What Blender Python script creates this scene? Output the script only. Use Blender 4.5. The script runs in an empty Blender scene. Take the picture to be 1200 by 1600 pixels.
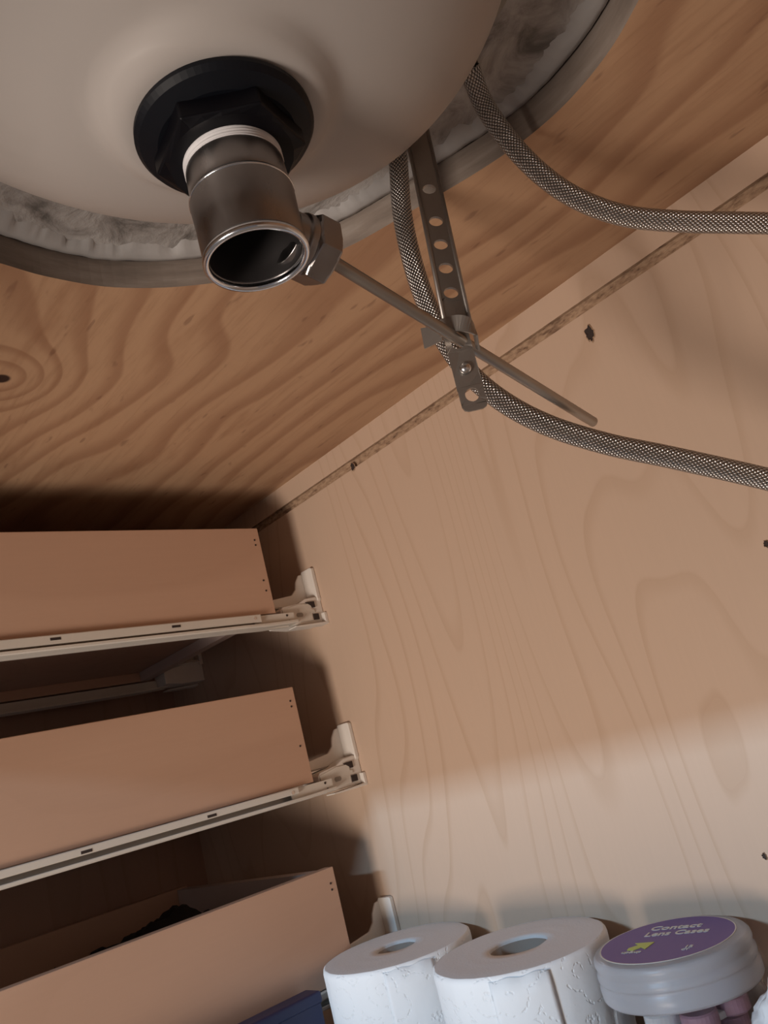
import bpy, bmesh, math, random
from mathutils import Vector, Matrix, noise
random.seed(7)
SC = bpy.context.scene
COL = SC.collection
PI = math.pi

# ---------------------------------------------------------------- camera
F = 1281.46
RC = ((0.63017282, 0.73464416, -0.25135667),
      (-0.3715282, 0.00103743, -0.92842109),
      (-0.68179837, 0.67845182, 0.27359479))      # rows: image right, image down, forward
cd = bpy.data.cameras.new('camera')
cam = bpy.data.objects.new('camera', cd)
COL.objects.link(cam)
cd.sensor_fit = 'VERTICAL'
cd.sensor_height = 36.0
cd.lens = 36.0 * F / 1600.0
cd.clip_start = 0.01
r0, r1, r2 = (Vector(v) for v in RC)
cam.matrix_world = Matrix((( r0.x, -r1.x, -r2.x, 0), (r0.y, -r1.y, -r2.y, 0), (r0.z, -r1.z, -r2.z, 0), (0, 0, 0, 1)))
SC.camera = cam

# ---------------------------------------------------------------- light
SC.view_settings.view_transform = 'Standard'
SC.view_settings.look = 'None'
SC.view_settings.exposure = 0.0
SC.view_settings.gamma = 1.0
w = bpy.data.worlds.new('bathroom_air')
SC.world = w
w.use_nodes = True
w.node_tree.nodes['Background'].inputs[0].default_value = (0.90, 0.80, 0.82, 1)
w.node_tree.nodes['Background'].inputs[1].default_value = 0.12

def area(name, loc, target, size, power, color, sy=None):
    l = bpy.data.lights.new(name, 'AREA')
    l.energy = power
    l.color = color
    l.size = size
    if sy:
        l.shape = 'RECTANGLE'
        l.size_y = sy
    o = bpy.data.objects.new(name, l)
    COL.objects.link(o)
    o.location = loc
    d = Vector(target) - Vector(loc)
    o.rotation_euler = d.to_track_quat('-Z', 'Y').to_euler()
    return o

# area light added for warm bounce off the room floor, low before the opening
bounce = area('warm_bounce', (-0.21, -0.80, -0.34), (-0.52, 0.45, 0.06), 0.30, 5.5, (1.0, 0.87, 0.76))
bounce.data.spread = math.radians(125)
# daylight of the bathroom window, cut off by the cabinet's top rail
area('window_daylight', (-0.35, -1.60, 0.575), (-0.45, 0.5, -0.1), 0.50, 25.0, (0.46, 0.73, 1.0), 0.06)

# ---------------------------------------------------------------- helpers
def ray(px, py):
    a, b = (px - 600) / F, (py - 800) / F
    return r0 * a + r1 * b + r2
def at(px, py, t):
    return ray(px, py) * t

def link(name, bm, mats, parent=None, smooth=False):
    me = bpy.data.meshes.new(name)
    bmesh.ops.recalc_face_normals(bm, faces=bm.faces[:])
    bm.to_mesh(me)
    bm.free()
    if not isinstance(mats, (list, tuple)):
        mats = [mats]
    for m in mats:
        me.materials.append(m)
    if smooth:
        for p in me.polygons:
            p.use_smooth = True
    o = bpy.data.objects.new(name, me)
    COL.objects.link(o)
    if parent is not None:
        o.parent = parent
        bpy.context.view_layer.update()
        o.matrix_parent_inverse = parent.matrix_world.inverted()
    return o

def bevel(o, width=0.001, seg=2, angle=0.6):
    m = o.modifiers.new('Bevel', 'BEVEL')
    m.width = width
    m.segments = seg
    m.limit_method = 'ANGLE'
    m.angle_limit = angle
    return o

def tag(o, label=None, cat=None, group=None, kind=None):
    if label: o['label'] = label
    if cat: o['category'] = cat
    if group: o['group'] = group
    if kind: o['kind'] = kind
    return o

def empty(name, loc, label, cat, group=None):
    o = bpy.data.objects.new(name, None)
    COL.objects.link(o)
    o.location = loc
    o.empty_display_size = 0.02
    bpy.context.view_layer.update()
    return tag(o, label, cat, group)

def add_box(bm, lo, hi, mi=0):
    x0, y0, z0 = lo
    x1, y1, z1 = hi
    vs = [bm.verts.new(p) for p in ((x0,y0,z0),(x1,y0,z0),(x1,y1,z0),(x0,y1,z0),(x0,y0,z1),(x1,y0,z1),(x1,y1,z1),(x0,y1,z1))]
    for f in ((0,3,2,1),(4,5,6,7),(0,1,5,4),(1,2,6,5),(2,3,7,6),(3,0,4,7)):
        fa = bm.faces.new([vs[i] for i in f])
        fa.material_index = mi
def box(lo, hi):
    bm = bmesh.new()
    add_box(bm, lo, hi)
    return bm

def frame_of(d):
    d = Vector(d).normalized()
    a = Vector((0, 0, 1)) if abs(d.z) < 0.9 else Vector((1, 0, 0))
    u = d.cross(a).normalized()
    return u, d.cross(u).normalized(), d

def add_cyl(bm, p0, p1, ra, rb=None, n=24, mi=0, caps=True):
    rb = ra if rb is None else rb
    p0, p1 = Vector(p0), Vector(p1)
    u, v, d = frame_of(p1 - p0)
    A = [bm.verts.new(p0 + (u*math.cos(2*PI*i/n) + v*math.sin(2*PI*i/n))*ra) for i in range(n)]
    B = [bm.verts.new(p1 + (u*math.cos(2*PI*i/n) + v*math.sin(2*PI*i/n))*rb) for i in range(n)]
    for i in range(n):
        f = bm.faces.new((A[i], A[(i+1)%n], B[(i+1)%n], B[i]))
        f.material_index = mi
    if caps:
        for L in (A, B):
            f = bm.faces.new(L)
            f.material_index = mi

def lathe(prof, origin=(0, 0, 0), axis=(0, 0, 1), n=64, close=False, fn=None):
    """prof: list of (radius, height along axis)"""
    bm = bmesh.new()
    u, v, d = frame_of(axis)
    o = Vector(origin)
    rings = []
    for k, (r, h) in enumerate(prof):
        if r < 1e-6:
            rings.append([bm.verts.new(o + d*h)])
            continue
        ring = []
        for i in range(n):
            a = 2*PI*i/n
            rr, hh = (r, h) if fn is None else fn(r, h, a, k)
            ring.append(bm.verts.new(o + (u*math.cos(a) + v*math.sin(a))*rr + d*hh))
        rings.append(ring)
    m = len(rings)
    for k in range(m if close else m-1):
        A, B = rings[k], rings[(k+1) % m]
        for i in range(n):
            j = (i+1) % n
            if len(A) == 1 and len(B) == 1: continue
            if len(A) == 1: bm.faces.new((A[0], B[i], B[j]))
            elif len(B) == 1: bm.faces.new((A[i], A[j], B[0]))
            else: bm.faces.new((A[i], A[j], B[j], B[i]))
    return bm

def prism(poly, axis, a0, a1, mi=0, bm=None):
    """poly in the plane of the two other axes, extruded along axis (0,1,2)"""
    bm = bm or bmesh.new()
    def P(p, a):
        q = list(p)
        q.insert(axis, a)
        return bm.verts.new(q)
    A = [P(p, a0) for p in poly]
    B = [P(p, a1) for p in poly]
    n = len(poly)
    for i in range(n):
        f = bm.faces.new((A[i], A[(i+1)%n], B[(i+1)%n], B[i]))
        f.material_index = mi
    for L in (A, B):
        f = bm.faces.new(L)
        f.material_index = mi
    return bm

def spline(P, per=12):
    P = [Vector(p) for p in P]
    Q = [P[0]*2 - P[1]] + P + [P[-1]*2 - P[-2]]
    out = []
    for i in range(1, len(Q)-2):
        for k in range(per):
            t = k/per
            a, b, c, d = Q[i-1], Q[i], Q[i+1], Q[i+2]
            out.append(0.5*((2*b) + (c-a)*t + (2*a-5*b+4*c-d)*t*t + (3*b-a-3*c+d)*t**3))
    out.append(P[-1])
    return out

def tube(path, r, n=24, uv=True):
    bm = bmesh.new()
    lay = bm.loops.layers.uv.new('UVMap')
    T = [(path[min(i+1, len(path)-1)] - path[max(i-1, 0)]).normalized() for i in range(len(path))]
    u, _, _ = frame_of(T[0])
    rings, L, s = [], [], 0
    for i, p in enumerate(path):
        if i: s += (p - path[i-1]).length
        L.append(s)
        u = (u - T[i]*u.dot(T[i])).normalized()
        v = T[i].cross(u)
        rings.append([bm.verts.new(p + (u*math.cos(2*PI*k/n) + v*math.sin(2*PI*k/n))*r) for k in range(n)])
    for i in range(len(path)-1):
        for k in range(n):
            f = bm.faces.new((rings[i][k], rings[i][(k+1)%n], rings[i+1][(k+1)%n], rings[i+1][k]))
            for lp, q in zip(f.loops, ((k, L[i]), (k+1, L[i]), (k+1, L[i+1]), (k, L[i+1]))):
                lp[lay].uv = (q[0]/n, q[1]/(2*PI*r))
    bm.faces.new(rings[0])
    bm.faces.new(rings[-1])
    return bm

# ---------------------------------------------------------------- materials
class NT:
    def __init__(s, name):
        s.m = bpy.data.materials.new(name)
        s.m.use_nodes = True
        s.t = s.m.node_tree
        s.b = s.t.nodes['Principled BSDF']
    def n(s, typ, **kw):
        nd = s.t.nodes.new(typ)
        for k, v in kw.items():
            if k.startswith('i_'):
                k = k[2:]
                nd.inputs[int(k) if k.isdigit() else k.replace('_', ' ')].default_value = v
            else:
                setattr(nd, k, v)
        return nd
    def l(s, a, b): s.t.links.new(a, b)
    def math(s, op, a, b=None, c=None):
        nd = s.n('ShaderNodeMath', operation=op)
        for i, x in enumerate((a, b, c)):
            if x is None: continue
            if isinstance(x, (int, float)): nd.inputs[i].default_value = x
            else: s.l(x, nd.inputs[i])
        return nd.outputs[0]
    def mapping(s, scale=(1,1,1), rot=(0,0,0), loc=(0,0,0)):
        tc = s.n('ShaderNodeTexCoord')
        mp = s.n('ShaderNodeMapping')
        mp.inputs['Scale'].default_value = scale
        mp.inputs['Rotation'].default_value = rot
        mp.inputs['Location'].default_value = loc
        s.l(tc.outputs['Object'], mp.inputs[0])
        return mp.outputs[0]
    def noise(s, vec, scale=5, detail=3, rough=0.5, dist=0.0):
        nd = s.n('ShaderNodeTexNoise')
        nd.inputs['Scale'].default_value = scale
        nd.inputs['Detail'].default_value = detail
        nd.inputs['Roughness'].default_value = rough
        nd.inputs['Distortion'].default_value = dist
        s.l(vec, nd.inputs['Vector'])
        return nd.outputs['Fac']
    def ramp(s, fac, stops, interp='LINEAR'):
        nd = s.n('ShaderNodeValToRGB')
        nd.color_ramp.interpolation = interp
        e = nd.color_ramp.elements
        while len(e) < len(stops): e.new(0.5)
        for el, (p, c) in zip(e, stops):
            el.position = p
            el.color = c if len(c) == 4 else (*c, 1)
        s.l(fac, nd.inputs[0])
        return nd.outputs[0]
    def mix(s, fac, a, b, mode='MIX'):
        nd = s.n('ShaderNodeMix', data_type='RGBA', blend_type=mode)
        for i, x in ((0, fac), (6, a), (7, b)):
            if isinstance(x, (int, float)): nd.inputs[i].default_value = x
            elif isinstance(x, tuple): nd.inputs[i].default_value = (*x[:3], 1)
            else: s.l(x, nd.inputs[i])
        return nd.outputs[2]
    def bump(s, h, strength=0.3, dist=0.001):
        nd = s.n('ShaderNodeBump')
        nd.inputs['Strength'].default_value = strength
        nd.inputs['Distance'].default_value = dist
        s.l(h, nd.inputs['Height'])
        s.l(nd.outputs[0], s.b.inputs['Normal'])
    def color(s, c):
        if isinstance(c, tuple): s.b.inputs['Base Color'].default_value = (*c[:3], 1)
        else: s.l(c, s.b.inputs['Base Color'])
    def set(s, **kw):
        for k, v in kw.items():
            s.b.inputs[k.replace('_', ' ')].default_value = v
        return s

def plain(name, c, rough=0.5, metal=0.0, bumpy=0.0, bscale=400, var=0.05, spec=0.5, **kw):
    s = NT(name)
    s.b.inputs['Specular IOR Level'].default_value = spec
    v = s.mapping()
    n1 = s.noise(v, 30, 3)
    s.color(s.mix(n1, tuple(x*(1-var) for x in c), tuple(min(1, x*(1+var)) for x in c)))
    s.set(Roughness=rough, Metallic=metal, **kw)
    if bumpy:
        s.bump(s.noise(v, bscale, 3), bumpy, 0.0006)
    return s.m

def smooth01(s, x, a, b):
    nd = s.n('ShaderNodeMapRange', interpolation_type='SMOOTHSTEP')
    nd.inputs['From Min'].default_value = a
    nd.inputs['From Max'].default_value = b
    s.l(x, nd.inputs['Value'])
    return nd.outputs['Result']

def maple(name, axis, base, line, seed=0.0, density=11.0, rough=0.45, along=1.1, across=9.0, lw=0.10, strength=0.55):
    """contour lines of a stretched noise give the arched maple figure; axis = grain direction"""
    s = NT(name)
    sc = [across]*3
    sc[axis] = along
    v = s.mapping(scale=tuple(sc), loc=(seed, seed*0.7, seed*1.3))
    field = s.math('MULTIPLY', s.noise(v, 1.0, 1.6, 0.42), density)
    fr = s.math('FRACT', field)
    # a sharp edge on one side and a slow fade on the other, as latewood has
    ln = s.math('SUBTRACT', 1.0, smooth01(s, fr, 0.0, lw*2.6))
    ed = smooth01(s, fr, 1.0-lw*0.7, 1.0)
    ln = s.math('MAXIMUM', s.math('MULTIPLY', ln, 0.8), ed)
    v2 = s.mapping(scale=tuple(8 if i == axis else 170 for i in range(3)))
    fib = s.noise(v2, 2.0, 3, 0.6)
    v3 = s.mapping(scale=tuple(1.2 if i == axis else 5 for i in range(3)), loc=(3, 1, 5))
    big = s.noise(v3, 1.5, 2)
    amt = s.math('MULTIPLY', ln, s.math('MULTIPLY', big, strength*1.6))
    c = s.mix(amt, base, line)
    c = s.mix(s.math('MULTIPLY', fib, 0.22), c, tuple(x*0.72 for x in base))
    c = s.mix(s.math('MULTIPLY', big, 0.25), c, tuple(x*y for x, y in zip(base, (1.12, 1.02, 0.92))))
    s.color(c)
    s.set(Roughness=rough)
    s.bump(fib, 0.08, 0.0004)
    return s.m

M = {}
M['maple'] = maple('maple_veneer', 2, (0.550, 0.405, 0.305), (0.370, 0.232, 0.140), seed=9.1, density=26.0, across=6.0, along=1.15, lw=0.085, strength=0.44)
M['maple_floor'] = maple('maple_floor', 0, (0.50, 0.35, 0.24), (0.38, 0.24, 0.14), seed=1.0)
M['drawer_wood'] = maple('drawer_wood', 1, (0.560, 0.360, 0.255), (0.40, 0.235, 0.155), seed=7.7, density=5, across=6, along=1.0, lw=0.22, strength=0.35)
M['partition'] = maple('partition_wood', 2, (0.42, 0.27, 0.20), (0.32, 0.2, 0.13), seed=2.0)

# rotary cut fir plywood of the counter's underside
s = NT('fir_plywood')
tc = s.n('ShaderNodeTexCoord')
v = s.mapping(scale=(2.2, 3.6, 5), loc=(0.73, 0.4, 0))
nf = s.noise(v, 1.6, 1.6, 0.4, 0.1)
vm = s.n('ShaderNodeVectorMath', operation='DISTANCE')
s.l(tc.outputs['Object'], vm.inputs[0])
vm.inputs[1].default_value = (-0.4815, 0.1765, 0.285)
dk = vm.outputs['Value']
d2_ = s.math('MULTIPLY', dk, dk)
wide = s.math('POWER', 2.718, s.math('MULTIPLY', d2_, -70.0))
tight = s.math('POWER', 2.718, s.math('MULTIPLY', d2_, -900.0))
sx = s.n('ShaderNodeSeparateXYZ')
s.l(tc.outputs['Object'], sx.inputs[0])
fld = s.math('ADD', s.math('MULTIPLY', sx.outputs[1], 23.0), s.math('MULTIPLY', nf, 5.0))
fld = s.math('SUBTRACT', fld, s.math('MULTIPLY', wide, 1.6))
fld = s.math('SUBTRACT', fld, s.math('MULTIPLY', tight, 2.6))
fr = s.math('FRACT', fld)
band = s.math('MULTIPLY', smooth01(s, fr, 0.35, 0.85), s.math('SUBTRACT', 1.0, smooth01(s, fr, 0.88, 1.0)))
v2 = s.mapping(scale=(12, 130, 60), rot=(0, 0, 0.05))
fib = s.noise(v2, 1.5, 4, 0.65)
v3 = s.mapping(scale=(7, 26, 20), loc=(2, 3, 1))
blot = s.noise(v3, 1.4, 3, 0.6)
c = s.mix(s.math('MULTIPLY', band, 0.75), (0.480, 0.295, 0.175), (0.325, 0.172, 0.095))
c = s.mix(s.math('MULTIPLY', smooth01(s, fib, 0.46, 0.78), 0.32), c, (0.24, 0.115, 0.055))
c = s.mix(s.math('MULTIPLY', smooth01(s, blot, 0.54, 0.78), 0.45), c, (0.250, 0.110, 0.050))
c = s.mix(s.math('MULTIPLY', smooth01(s, s.noise(s.mapping(scale=(40, 120, 60)), 1.0, 2), 0.66, 0.76), 0.40), c, (0.13, 0.05, 0.03))
kc = s.math('SUBTRACT', 1.0, smooth01(s, dk, 0.0040, 0.0065))
c = s.mix(kc, c, (0.03, 0.012, 0.008))
s.color(c)
s.set(Roughness=0.6)
s.bump(fib, 0.25, 0.0006)
M['ply'] = s.m

s = NT('stained_plywood_edge')
v = s.mapping(scale=(10, 10, 60))
n1 = s.noise(v, 2.0, 4, 0.6)
c = s.ramp(n1, [(0.25, (0.17, 0.135, 0.11)), (0.55, (0.27, 0.22, 0.185)), (0.8, (0.36, 0.31, 0.27))])
s.color(c)
s.set(Roughness=0.8)
s.bump(n1, 0.3, 0.001)
M['ply_edge'] = s.m

s = NT('particleboard')
v = s.mapping(scale=(60, 160, 160))
n1 = s.noise(v, 2.0, 5, 0.7)
c = s.ramp(n1, [(0.30, (0.09, 0.045, 0.03)), (0.40, (0.28, 0.175, 0.11)), (0.55, (0.42, 0.28, 0.18)), (0.75, (0.52, 0.37, 0.25))])
tear = smooth01(s, s.noise(s.mapping(scale=(16, 60, 60), loc=(0.4, 0, 0)), 1.0, 3, 0.7), 0.60, 0.68)
c = s.mix(s.math('MULTIPLY', tear, 0.8), c, (0.12, 0.06, 0.035))
s.color(c)
s.set(Roughness=0.9)
s.bump(n1, 0.8, 0.002)
M['chip'] = s.m

s = NT('stone_underside')
v = s.mapping(scale=(14, 14, 14))
n1 = s.noise(v, 2.4, 5, 0.62, 0.8)
n2 = s.noise(v, 9.0, 3, 0.6)
c = s.ramp(n1, [(0.33, (0.13, 0.12, 0.11)), (0.44, (0.28, 0.26, 0.245)), (0.56, (0.40, 0.38, 0.365)), (0.72, (0.50, 0.485, 0.47))])
s.color(c)
s.set(Roughness=0.85)
s.bump(s.math('ADD', n1, s.math('MULTIPLY', n2, 0.4)), 0.7, 0.004)
M['stone'] = s.m

s = NT('sink_flange_glaze')
v = s.mapping(scale=(16, 16, 16))
n1 = s.noise(v, 2.2, 4, 0.6, 0.6)
c = s.ramp(n1, [(0.35, (0.16, 0.145, 0.115)), (0.5, (0.27, 0.25, 0.215)), (0.7, (0.38, 0.36, 0.33))])
s.color(c)
s.set(Roughness=0.7)
s.bump(n1, 0.4, 0.003)
M['flange'] = s.m

M['silicone'] = plain('white_silicone', (0.40, 0.385, 0.375), 0.65, bumpy=0.6, bscale=90, var=0.25)
M['joint'] = plain('dark_joint', (0.03, 0.02, 0.018), 0.9)

s = NT('sink_ceramic')
v = s.mapping()
n1 = s.noise(v, 18, 3, 0.6)
c = s.mix(smooth01(s, n1, 0.45, 0.8), (0.430, 0.395, 0.372), (0.400, 0.365, 0.340))
s.color(c)
s.set(Roughness=0.42)
s.b.inputs['Specular IOR Level'].default_value = 0.35
M['ceramic'] = s.m

M['rubber'] = plain('black_rubber', (0.0035, 0.0045, 0.0075), 0.5, spec=0.22)
M['black_nut'] = plain('black_plastic_nut', (0.0022, 0.0022, 0.004), 0.42, spec=0.2)

s = NT('chromed_brass')
v = s.mapping(scale=(60, 60, 25))
n1 = s.noise(v, 2, 3)
s.color(s.mix(n1, (0.30, 0.28, 0.275), (0.38, 0.36, 0.355)))
s.l(s.ramp(n1, [(0.3, (0.26,)*3), (0.7, (0.38,)*3)]), s.b.inputs['Roughness'])
s.set(Metallic=1.0)
M['chrome'] = s.m
M['bright_chrome'] = plain('polished_rim_and_glint', (0.80, 0.82, 0.85), 0.16, 1.0)  # for the rim, and for the highlight painted on the ledge
M['pipe_inside'] = plain('dark_pipe_inside', (0.025, 0.022, 0.022), 0.5, 0.3, var=0.5)  # near-black mottled colour for the hollow of the pipe
s = NT('thread_tape')
v = s.mapping(scale=(20, 20, 500))
n1 = s.noise(v, 1.5, 3)
s.color(s.mix(n1, (0.55, 0.54, 0.55), (0.85, 0.84, 0.86)))
s.set(Roughness=0.45)
s.bump(n1, 0.5, 0.0008)
M['tape'] = s.m
M['rod'] = plain('brushed_steel_rod', (0.42, 0.38, 0.34), 0.36, 0.95)
M['strap'] = plain('galvanised_strap', (0.36, 0.33, 0.305), 0.42, 0.9, bumpy=0.1, var=0.12)
M['screw'] = plain('screw_steel', (0.70, 0.70, 0.70), 0.22, 1.0)

# stainless braid: two crossing sets of wires, from the tube's own UV
s = NT('stainless_braid')
uvn = s.n('ShaderNodeUVMap')
sep = s.n('ShaderNodeSeparateXYZ')
s.l(uvn.outputs[0], sep.inputs[0])
U, V = sep.outputs[0], sep.outputs[1]
NU, NV = 17.0, 14.0
a = s.math('ADD', s.math('MULTIPLY', U, NU), s.math('MULTIPLY', V, NV))
b_ = s.math('SUBTRACT', s.math('MULTIPLY', U, NU), s.math('MULTIPLY', V, NV))
wa = s.math('ABSOLUTE', s.math('SINE', s.math('MULTIPLY', a, PI)))
wb = s.math('ABSOLUTE', s.math('SINE', s.math('MULTIPLY', b_, PI)))
h = s.math('MULTIPLY', wa, wb)
c = s.ramp(h, [(0.02, (0.06, 0.055, 0.05)), (0.25, (0.42, 0.40, 0.385)), (0.7, (0.68, 0.66, 0.64))])
s.color(c)
s.set(Metallic=0.95, Roughness=0.30)
s.bump(h, 0.9, 0.0006)
M['braid'] = s.m

M['slide'] = plain('cream_enamelled_steel', (0.66, 0.61, 0.54), 0.45, 0.0)
M['plastic'] = plain('ivory_plastic', (0.74, 0.69, 0.63), 0.45, var=0.05)
M['dark_hole'] = plain('dark_recess', (0.035, 0.022, 0.018), 0.8)
M['melamine'] = plain('pale_melamine', (0.52, 0.42, 0.38), 0.5)
M['black_cloth'] = plain('black_fabric', (0.010, 0.008, 0.009), 0.85, bumpy=0.4, bscale=300)
M['blue'] = plain('navy_plastic', (0.006, 0.012, 0.060), 0.45)

s = NT('toilet_tissue')
v = s.mapping()
vo = s.n('ShaderNodeTexVoronoi', feature='F1')
vo.inputs['Scale'].default_value = 42
s.l(v, vo.inputs['Vector'])
# quilted flowers: beaded rings pressed into the paper
rg = s.math('ABSOLUTE', s.math('SUBTRACT', s.math('FRACT', s.math('MULTIPLY', vo.outputs['Distance'], 3.2)), 0.5))
e = s.math('SUBTRACT', 1.0, smooth01(s, rg, 0.03, 0.13))
v9 = s.n('ShaderNodeTexVoronoi', feature='F1')
v9.inputs['Scale'].default_value = 420
s.l(v, v9.inputs['Vector'])
bead = s.math('SUBTRACT', 1.0, smooth01(s, v9.outputs['Distance'], 0.25, 0.6))
hh = s.math('ADD', s.math('MULTIPLY', s.math('MULTIPLY', e, bead), -0.8), s.math('MULTIPLY', s.noise(v, 55, 3), 1.2))
s.color((0.83, 0.84, 0.85))
s.set(Roughness=0.9)
s.bump(hh, 0.45, 0.0010)
M['tissue'] = s.m
M['tissue_end'] = plain('tissue_roll_end', (0.68, 0.655, 0.64), 0.95, bumpy=0.35, bscale=600, var=0.02)
M['card'] = plain('grey_cardboard', (0.30, 0.255, 0.215), 0.9)

s = NT('clear_jar_plastic')
s.color((0.97, 0.98, 1.0))
s.set(Roughness=0.04, IOR=1.12)
s.b.inputs['Transmission Weight'].default_value = 1.0
M['clear'] = s.m
s = NT('frosted_lid_plastic')
s.color((0.80, 0.80, 0.84))
s.set(Roughness=0.28, IOR=1.25)
s.b.inputs['Transmission Weight'].default_value = 0.72
M['frost'] = s.m
M['purple'] = plain('purple_label_print', (0.115, 0.058, 0.255), 0.45, var=0.03)
M['cream_ink'] = plain('cream_ink', (0.62, 0.58, 0.52), 0.5)
M['green_ink'] = plain('lime_ink', (0.52, 0.58, 0.12), 0.5)
M['pink'] = plain('dusky_pink_plastic', (0.42, 0.25, 0.31), 0.35)
M['white_plastic'] = plain('white_plastic', (0.75, 0.76, 0.78), 0.35)
M['film'] = plain('white_wrapper', (0.74, 0.76, 0.78), 0.35, bumpy=0.8, bscale=60)
M['paint'] = plain('painted_frame', (0.62, 0.60, 0.56), 0.5)

# ---------------------------------------------------------------- the setting
HZ = 0.285          # underside of the plywood
PT = 0.019          # its thickness
D = 0.50            # back panel
FZ = -0.2415        # cabinet floor
XL, XR, YF = -0.945, 0.34, -0.085

hole = [(-0.085,0.3285), (-0.1149,0.3440), (-0.1446,0.3516), (-0.1728,0.3519), (-0.2032,0.3455), (-0.2451,0.3310), (-0.2867,0.3150),
        (-0.3194,0.2920), (-0.3517,0.2450), (-0.3673,0.2043), (-0.3695,0.1687), (-0.3659,0.1415), (-0.357,0.09), (-0.330,0.035),
        (-0.285,-0.008), (-0.225,-0.032), (-0.16,-0.038), (-0.09,-0.028), (-0.03,0.005), (0.012,0.06), (0.03,0.125), (0.028,0.19), (0.005,0.25), (-0.035,0.298)]
hl = [(p.x, p.y) for p in spline([(x, y, 0) for x, y in hole] + [(hole[0][0], hole[0][1], 0)], 6)][:-1]

def plate_with_hole(outer, inner, z0, z1, mats, name, parent=None):
    """a flat plate whose hole follows `inner`; slot 1 lines the hole"""
    bm = bmesh.new()
    n = len(inner)
    cx = sum(p[0] for p in inner)/n
    cy = sum(p[1] for p in inner)/n
    x0, y0, x1, y1 = outer
    def rim(p):
        dx, dy = p[0]-cx, p[1]-cy
        ts = []
        if dx > 1e-9: ts.append((x1-cx)/dx)
        if dx < -1e-9: ts.append((x0-cx)/dx)
        if dy > 1e-9: ts.append((y1-cy)/dy)
        if dy < -1e-9: ts.append((y0-cy)/dy)
        t = min(ts)
        return (cx+dx*t, cy+dy*t)
    out = [rim(p) for p in inner]
    # snap the nearest rim points to the corners
    for c in ((x0,y0),(x1,y0),(x1,y1),(x0,y1)):
        k = min(range(n), key=lambda i: (out[i][0]-c[0])**2+(out[i][1]-c[1])**2)
        out[k] = c
    V = {}
    for nm, P in (('i', inner), ('o', out)):
        for zz, z in ((0, z0), (1, z1)):
            V[nm, zz] = [bm.verts.new((p[0], p[1], z)) for p in P]
    for i in range(n):
        j = (i+1) % n
        bm.faces.new((V['i',0][i], V['i',0][j], V['o',0][j], V['o',0][i]))
        bm.faces.new((V['i',1][i], V['i',1][j], V['o',1][j], V['o',1][i]))
        bm.faces.new((V['o',0][i], V['o',0][j], V['o',1][j], V['o',1][i]))
        f = bm.faces.new((V['i',0][i], V['i',0][j], V['i',1][j], V['i',1][i]))
        f.material_index = 1
    return link(name, bm, mats, parent)

ceil = plate_with_hole((XL, YF, XR, D+0.012), hl, HZ, HZ+PT, [M['ply'], M['ply_edge']], 'ceiling')
tag(ceil, kind='structure')

# back panel with a routed groove that bares the particle board
G0, G1, GD = 0.2552, 0.2645, 0.0035
bm = bmesh.new()
prof = [(D, FZ-0.02), (D, G0), (D+GD, G0), (D+GD, G1), (D, G1), (D, HZ), (D+0.012, HZ), (D+0.012, FZ-0.02)]
A = [bm.verts.new((XL, y, z)) for y, z in prof]
B = [bm.verts.new((XR, y, z)) for y, z in prof]
for i in range(len(prof)):
    f = bm.faces.new((A[i], A[(i+1)%8], B[(i+1)%8], B[i]))
    f.material_index = 1 if i in (1, 2, 3) else 0
bm.faces.new(A)
bm.faces.new(B)
wb_ = link('wall_back', bm, [M['maple'], M['chip']])
tag(wb_, kind='structure')
bm = box((XL-0.016, YF, FZ-0.02), (XL, D+0.012, HZ))
tag(link('wall_left', bm, M['partition']), kind='structure')
tag(link('wall_right', box((XR, YF, FZ-0.02), (XR+0.016, D+0.012, HZ)), M['maple']), kind='structure')
tag(link('floor', box((XL, YF, FZ-0.018), (XR, D, FZ)), M['maple_floor']), kind='structure')
RAIL = 0.138
tag(link('trim_1', box((XL, YF-0.019, RAIL), (XR+0.016, YF, HZ)), M['paint']), kind='structure')

# small torn-out screw holes in the panel: rough craters with a dark bottom
def hole_mark(x, z, r, seed, tail=0.0):
    rnd = random.Random(seed)
    bm = bmesh.new()
    n = 22
    rs = []
    for i in range(n):
        a = 2*PI*i/n
        q = r*(0.8+0.45*rnd.random())
        rs.append((math.cos(a)*q*0.78, math.sin(a)*q*1.1 - tail*max(0, -math.sin(a))**3*rnd.random()))
    A = [bm.verts.new((x+p*1.45, D-0.0001, z+q*1.35)) for p, q in rs]
    B = [bm.verts.new((x+p*1.15, D-0.0009*rnd.random()-0.0004, z+q*1.15)) for p, q in rs]
    Cc = [bm.verts.new((x+p*0.8, D-0.0003, z+q*0.85)) for p, q in rs]
    for i in range(n):
        j = (i+1) % n
        f = bm.faces.new((A[i], A[j], B[j], B[i])); f.material_index = 0
        f = bm.faces.new((B[i], B[j], Cc[j], Cc[i])); f.material_index = 1
    f = bm.faces.new(Cc)
    f.material_index = 1
    return bm
for k, (x, z, r, tl) in enumerate(((-0.2563, 0.2395, 0.0036, 0.003), (-0.5261, 0.2568, 0.0028, 0.0), (-0.2672, -0.1142, 0.0014, 0.0), (-0.1969, 0.0588, 0.0016, 0.0))):
    o = link('screw_hole', hole_mark(x, z, r, 30+k, tl), [M['chip'], M['dark_hole']], wb_)
    tag(o, 'dark torn screw hole')

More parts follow.
